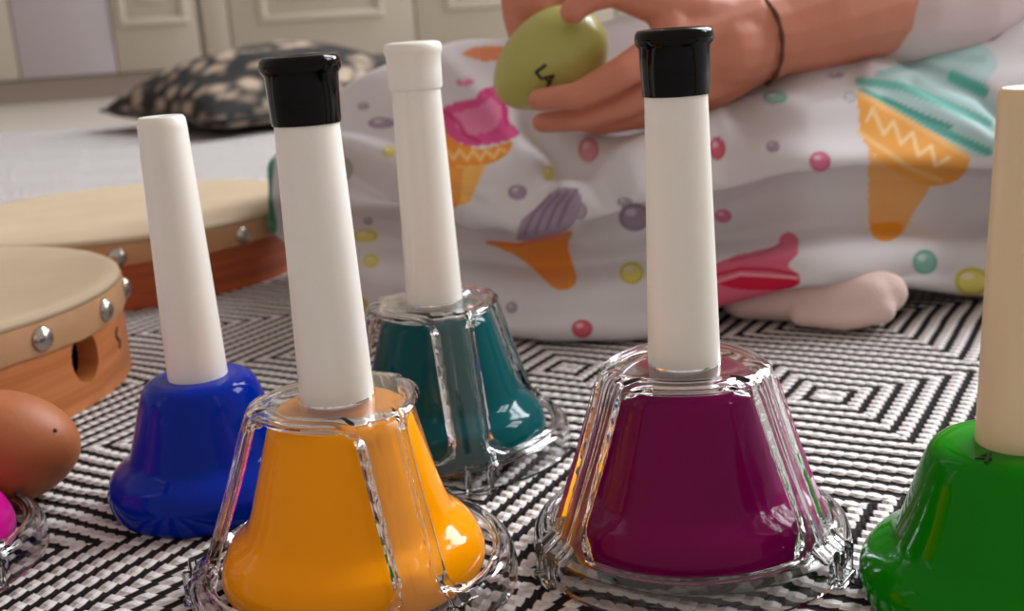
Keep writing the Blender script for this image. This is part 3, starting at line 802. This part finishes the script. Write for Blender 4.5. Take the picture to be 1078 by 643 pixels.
for a in ((545, 203, 10, 8, LIL), (620, 158, 11, 13, (232, 140, 160)), (658, 213, 8, 5, GRY), (668, 228, 17, 15, LIL), (665, 288, 13, 12, YEL), (613, 346, 11, 9, RED), (539, 324, 6, 6, GRY),
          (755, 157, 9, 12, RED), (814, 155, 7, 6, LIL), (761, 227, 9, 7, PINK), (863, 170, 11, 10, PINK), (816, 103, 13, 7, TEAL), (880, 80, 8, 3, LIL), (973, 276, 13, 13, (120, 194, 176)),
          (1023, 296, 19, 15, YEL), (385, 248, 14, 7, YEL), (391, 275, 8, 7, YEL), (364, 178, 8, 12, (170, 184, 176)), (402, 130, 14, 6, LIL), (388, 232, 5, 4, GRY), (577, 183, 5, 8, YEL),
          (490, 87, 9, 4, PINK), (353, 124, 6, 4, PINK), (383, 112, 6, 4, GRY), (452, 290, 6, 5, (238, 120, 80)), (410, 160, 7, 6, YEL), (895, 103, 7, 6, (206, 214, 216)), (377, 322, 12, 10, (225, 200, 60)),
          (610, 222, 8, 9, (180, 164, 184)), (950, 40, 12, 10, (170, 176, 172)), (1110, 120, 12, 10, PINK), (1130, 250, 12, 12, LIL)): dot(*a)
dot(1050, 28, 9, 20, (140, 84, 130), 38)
setc(smoothpoly([(281, 160), (288, 168), (286, 205), (291, 240), (282, 245), (276, 200)]), (70, 150, 120))
# pink cone on the left
setc(smoothpoly([(455, 120), (475, 110), (498, 105), (508, 95), (525, 92), (533, 108), (536, 128), (546, 141), (530, 150), (503, 154), (478, 149), (462, 135)]), (228, 84, 150))
setc(smoothpoly([(478, 120), (505, 112), (522, 100), (528, 115), (522, 135), (500, 142), (482, 136)]), (242, 150, 190), .75)
setc(line([(468, 118), (482, 128), (490, 142), (505, 150)], 2.2), (200, 40, 110), .8); setc(line([(512, 96), (530, 112), (533, 132)], 2.2), (205, 40, 110), .7)
setc(smoothpoly([(452, 125), (466, 128), (472, 142), (486, 152), (510, 157), (538, 150), (536, 160), (522, 171), (490, 177), (462, 174)]), (246, 158, 48))
setc(line([(470, 158), (478, 168), (484, 158), (492, 169), (498, 159), (506, 169), (512, 159), (520, 167), (526, 157), (532, 160)], 1.6), (255, 222, 150), .8)
setc(inpoly([(466, 176), (512, 174), (494, 214), (478, 218)]), (252, 198, 108)); setc(inpoly([(466, 176), (488, 177), (484, 216), (478, 218)]), (244, 166, 66))
setc(smoothpoly([(486, 60), (500, 52), (530, 50), (534, 62), (510, 66)]), (236, 150, 96))
# grey-violet cone in the middle
setc(smoothpoly([(543, 252), (550, 232), (570, 215), (585, 200), (604, 198), (612, 210), (606, 232), (588, 246), (562, 252)]), (176, 156, 176))
for k in range(4): setc(line([(552+12*k, 246-3*k), (562+12*k, 225-4*k), (580+9*k, 206-2*k)], 1.8), (140, 116, 146), .8)
setc(smoothpoly([(512, 254), (540, 256), (572, 252), (600, 244), (598, 258), (604, 280), (607, 297), (596, 306), (582, 303), (566, 288), (546, 270), (528, 262)]), (244, 158, 70))
setc(line([(514, 255), (545, 257), (600, 244)], 2.2), (240, 120, 60), .8)
# pink swirl on the hem
setc(smoothpoly([(735, 330), (742, 290), (768, 272), (800, 264), (818, 259), (823, 248), (833, 245), (841, 254), (840, 268), (830, 280), (843, 291), (834, 301), (800, 311), (765, 322)]), (230, 110, 140))
setc(smoothpoly([(752, 296), (775, 291), (800, 291), (840, 295), (830, 303), (790, 305), (765, 302)]), (216, 34, 74))
setc(line([(745, 292), (780, 283), (812, 284), (838, 289)], 1.8), (200, 40, 76), .9); setc(line([(770, 275), (805, 267), (822, 258)], 1.3), (190, 70, 100), .7)
setc(line([(745, 300), (780, 289), (838, 292)], 1.3), (244, 190, 196), .8)
# large teal cone on the right
setc(smoothpoly([(902, 96), (916, 84), (948, 66), (990, 47), (1034, 47), (1050, 70), (1036, 92), (1052, 110), (1062, 135), (1052, 160), (1020, 163), (985, 140), (945, 115)]), (196, 224, 224))
for p_, w_, c_ in (([(905, 86), (950, 92), (1000, 112), (1040, 130)], 4.5, (112, 196, 184)), ([(908, 98), (950, 116), (990, 138), (1040, 160)], 4.5, (86, 184, 168)),
                   ([(925, 78), (970, 68), (1010, 82), (1034, 96)], 3.5, (168, 202, 202)), ([(1004, 82), (1034, 96)], 7, (92, 192, 176)), ([(930, 104), (970, 122), (1000, 134)], 2.4, (60, 150, 140)), ([(950, 60), (1000, 60), (1035, 64)], 4, (176, 210, 208))):
    setc(line(p_, w_), c_, .9)
setc(smoothpoly([(903, 97), (925, 108), (960, 128), (995, 150), (1020, 164), (1016, 180), (1002, 192), (975, 196), (950, 188), (925, 168), (906, 142)]), (247, 178, 84))
setc(line([(905, 99), (960, 130), (1018, 165)], 3.2), (253, 206, 132), .9); setc(line([(904, 140), (930, 158), (955, 175), (990, 190)], 2.6), (252, 208, 138), .9)
setc(line([(912, 128), (918, 115), (930, 142), (940, 128), (948, 152), (960, 140), (966, 164), (980, 154), (984, 174), (998, 166)], 2), (255, 226, 172), .85)
setc(smoothpoly([(914, 158), (935, 176), (965, 192), (978, 198), (962, 222), (950, 246), (934, 254), (918, 248), (914, 225)]), (246, 190, 120))
setc(smoothpoly([(915, 236), (945, 234), (949, 246), (934, 255), (919, 250)]), (248, 166, 40))
setc(line([(858, 252), (905, 250)], 1.0), (150, 140, 140), .0)
idx = np.arange(NU*NV).reshape(NU, NV)
Fc = np.stack([idx[:-1, :-1], idx[1:, :-1], idx[1:, 1:], idx[:-1, 1:]], -1).reshape(-1, 4)
me = bpy.data.meshes.new('dress_skirt')
me.vertices.add(NU*NV); me.vertices.foreach_set('co', D3.reshape(-1).astype(np.float32))
me.loops.add(len(Fc)*4); me.loops.foreach_set('vertex_index', Fc.reshape(-1).astype(np.int32))
me.polygons.add(len(Fc)); me.polygons.foreach_set('loop_start', (np.arange(len(Fc))*4).astype(np.int32)); me.polygons.foreach_set('loop_total', np.full(len(Fc), 4, np.int32))
me.update(calc_edges=True)
ca_ = me.color_attributes.new('print', 'FLOAT_COLOR', 'POINT')
ca_.data.foreach_set('color', np.concatenate([pc.reshape(-1, 3), np.ones((NU*NV, 1))], 1).reshape(-1).astype(np.float32))
def cloth_material(name, attr=None, rgb=(236, 226, 228)):
    m, nt, b = newmat(name); out = nt.nodes['Material Output']
    b.inputs['Roughness'].default_value = .85; b.inputs['Specular IOR Level'].default_value = .15
    b.inputs['Sheen Weight'].default_value = .15
    tr = nt.nodes.new('ShaderNodeBsdfTranslucent'); mx = nt.nodes.new('ShaderNodeMixShader'); mx.inputs[0].default_value = .25
    if attr:
        a = nt.nodes.new('ShaderNodeVertexColor'); a.layer_name = attr
        nt.links.new(a.outputs['Color'], b.inputs['Base Color']); nt.links.new(a.outputs['Color'], tr.inputs['Color'])
    else:
        b.inputs['Base Color'].default_value = (*lin(rgb), 1); tr.inputs['Color'].default_value = (*lin(rgb), 1)
    nt.links.new(b.outputs[0], mx.inputs[1]); nt.links.new(tr.outputs[0], mx.inputs[2]); nt.links.new(mx.outputs[0], out.inputs['Surface'])
    return m
MAT['print'] = cloth_material('printed_cotton', 'print'); MAT['cloth'] = cloth_material('plain_cotton', None, (232, 214, 214))
sk = mk('dress_skirt', me, MAT['print']); link_child(sk, pe); sk['label'] = 'white skirt printed with ice cream cones and coloured dots'
md = sk.modifiers.new('solid', 'SOLIDIFY'); md.thickness = .0008; md.offset = 0
# bodice and sleeve
bm = bmesh.new()
chain(bm, [((.19, .80, .104), .098), ((.19, .79, .18), .086), ((.19, .78, .29), .086), ((.19, .78, .322), .064)])
capsule(bm, (.19, .78, .315), .055, SHL, .044); capsule(bm, (.19, .78, .315), .055, SHR, .042)
chain(bm, [(SHL, .044), (A(1030, -25, .625), .040), (A(985, -4, .600), .039), (A(945, 4, .581), .0335)])
chain(bm, [(SHR, .042), (tuple((np.array(SHR)+np.array(ELR))/2), .038)])
bo = mk('dress_bodice', bm, MAT['cloth']); link_child(bo, pe)
md = bo.modifiers.new('remesh', 'REMESH'); md.mode = 'VOXEL'; md.voxel_size = .003; md.use_smooth_shade = True
md = bo.modifiers.new('smooth', 'SMOOTH'); md.iterations = 5

# the green egg in the hand
ge = mk('egg_shaker', egg_bm(.0290, .0208, .14), MAT['egg_green']); ge.location = A(578, 64, .5375)
ax = np.array(A(632, 26, .534))-np.array(A(524, 104, .541)); ge.rotation_euler = Vector(ax).to_track_quat('Z', 'Y').to_euler()
tag(ge, 'olive green egg shaker with dark letters, held in the fingers of the child', 'egg shaker', 'egg shakers')
bpy.context.view_layer.update()
lt = mk('lettering', text_mesh('LA', .0085, .0003, .00025), MAT['ink'], smooth=False)
d = ray(574, 80); dn = d/np.linalg.norm(d)
mi = ge.matrix_world.inverted(); o_l = mi @ Vector(CAM); d_l = (mi.to_3x3() @ Vector(dn)).normalized()
hit, loc, nrm, _ = ge.ray_cast(o_l, d_l)
wl = ge.matrix_world @ loc; wn = (ge.matrix_world.to_3x3() @ nrm).normalized()
tx = Vector(RGT*.55 - UPV*.85); tx = (tx - wn*tx.dot(wn)).normalized(); ty = wn.cross(tx)
R4 = Matrix((( tx.x, ty.x, wn.x, wl.x), (tx.y, ty.y, wn.y, wl.y), (tx.z, ty.z, wn.z, wl.z), (0, 0, 0, 1)))
lt.matrix_world = R4; lt.parent = ge; lt.matrix_parent_inverse = ge.matrix_world.inverted()

# ------------------------------------------------------------------ light: a window on the right, soft room light
def area(name, loc, target, sx, sy, power, rgb=(1, 1, 1)):
    l = bpy.data.lights.new(name, 'AREA'); l.shape = 'RECTANGLE'; l.size = sx; l.size_y = sy; l.energy = power; l.color = rgb
    o = bpy.data.objects.new(name, l); COL.objects.link(o); o.location = loc
    o.rotation_euler = (Vector(target)-Vector(loc)).to_track_quat('-Z', 'Y').to_euler(); return o
WT = Vector((0, .5, .05)); WD = Vector((.56, .60, .57)).normalized(); WCN = WT+WD*4.2
wx = Vector((-WD.y, WD.x, 0)).normalized(); wz = WD.cross(wx)
for i in (-1, 1):
    for j in (-1, 1):
        area('window_light', WCN+wx*.56*i+wz*.72*j, WCN+wx*.56*i+wz*.72*j-WD, 1.0, 1.32, 88, (.90, .95, 1))
WD2 = Vector((.84, .16, .52)).normalized(); WC2 = WT+WD2*2.6
wx = Vector((-WD2.y, WD2.x, 0)).normalized(); wz = WD2.cross(wx)
for i in (-1, 1):
    for j in (-1, 0, 1):
        area('side_window_light', WC2+wx*.20*i+wz*.30*j, WC2+wx*.20*i+wz*.30*j-WD2, .30, .24, 4.6, (.95, .97, 1))
w = bpy.data.worlds.new('world'); SC.world = w; w.use_nodes = True
bg = w.node_tree.nodes['Background']; bg.inputs['Color'].default_value = (1, .87, .78, 1); bg.inputs['Strength'].default_value = .44
vs = SC.view_settings; vs.view_transform = 'Standard'; vs.look = 'None'; vs.gamma = 1; vs.exposure = 0.15; vs.use_curve_mapping = False
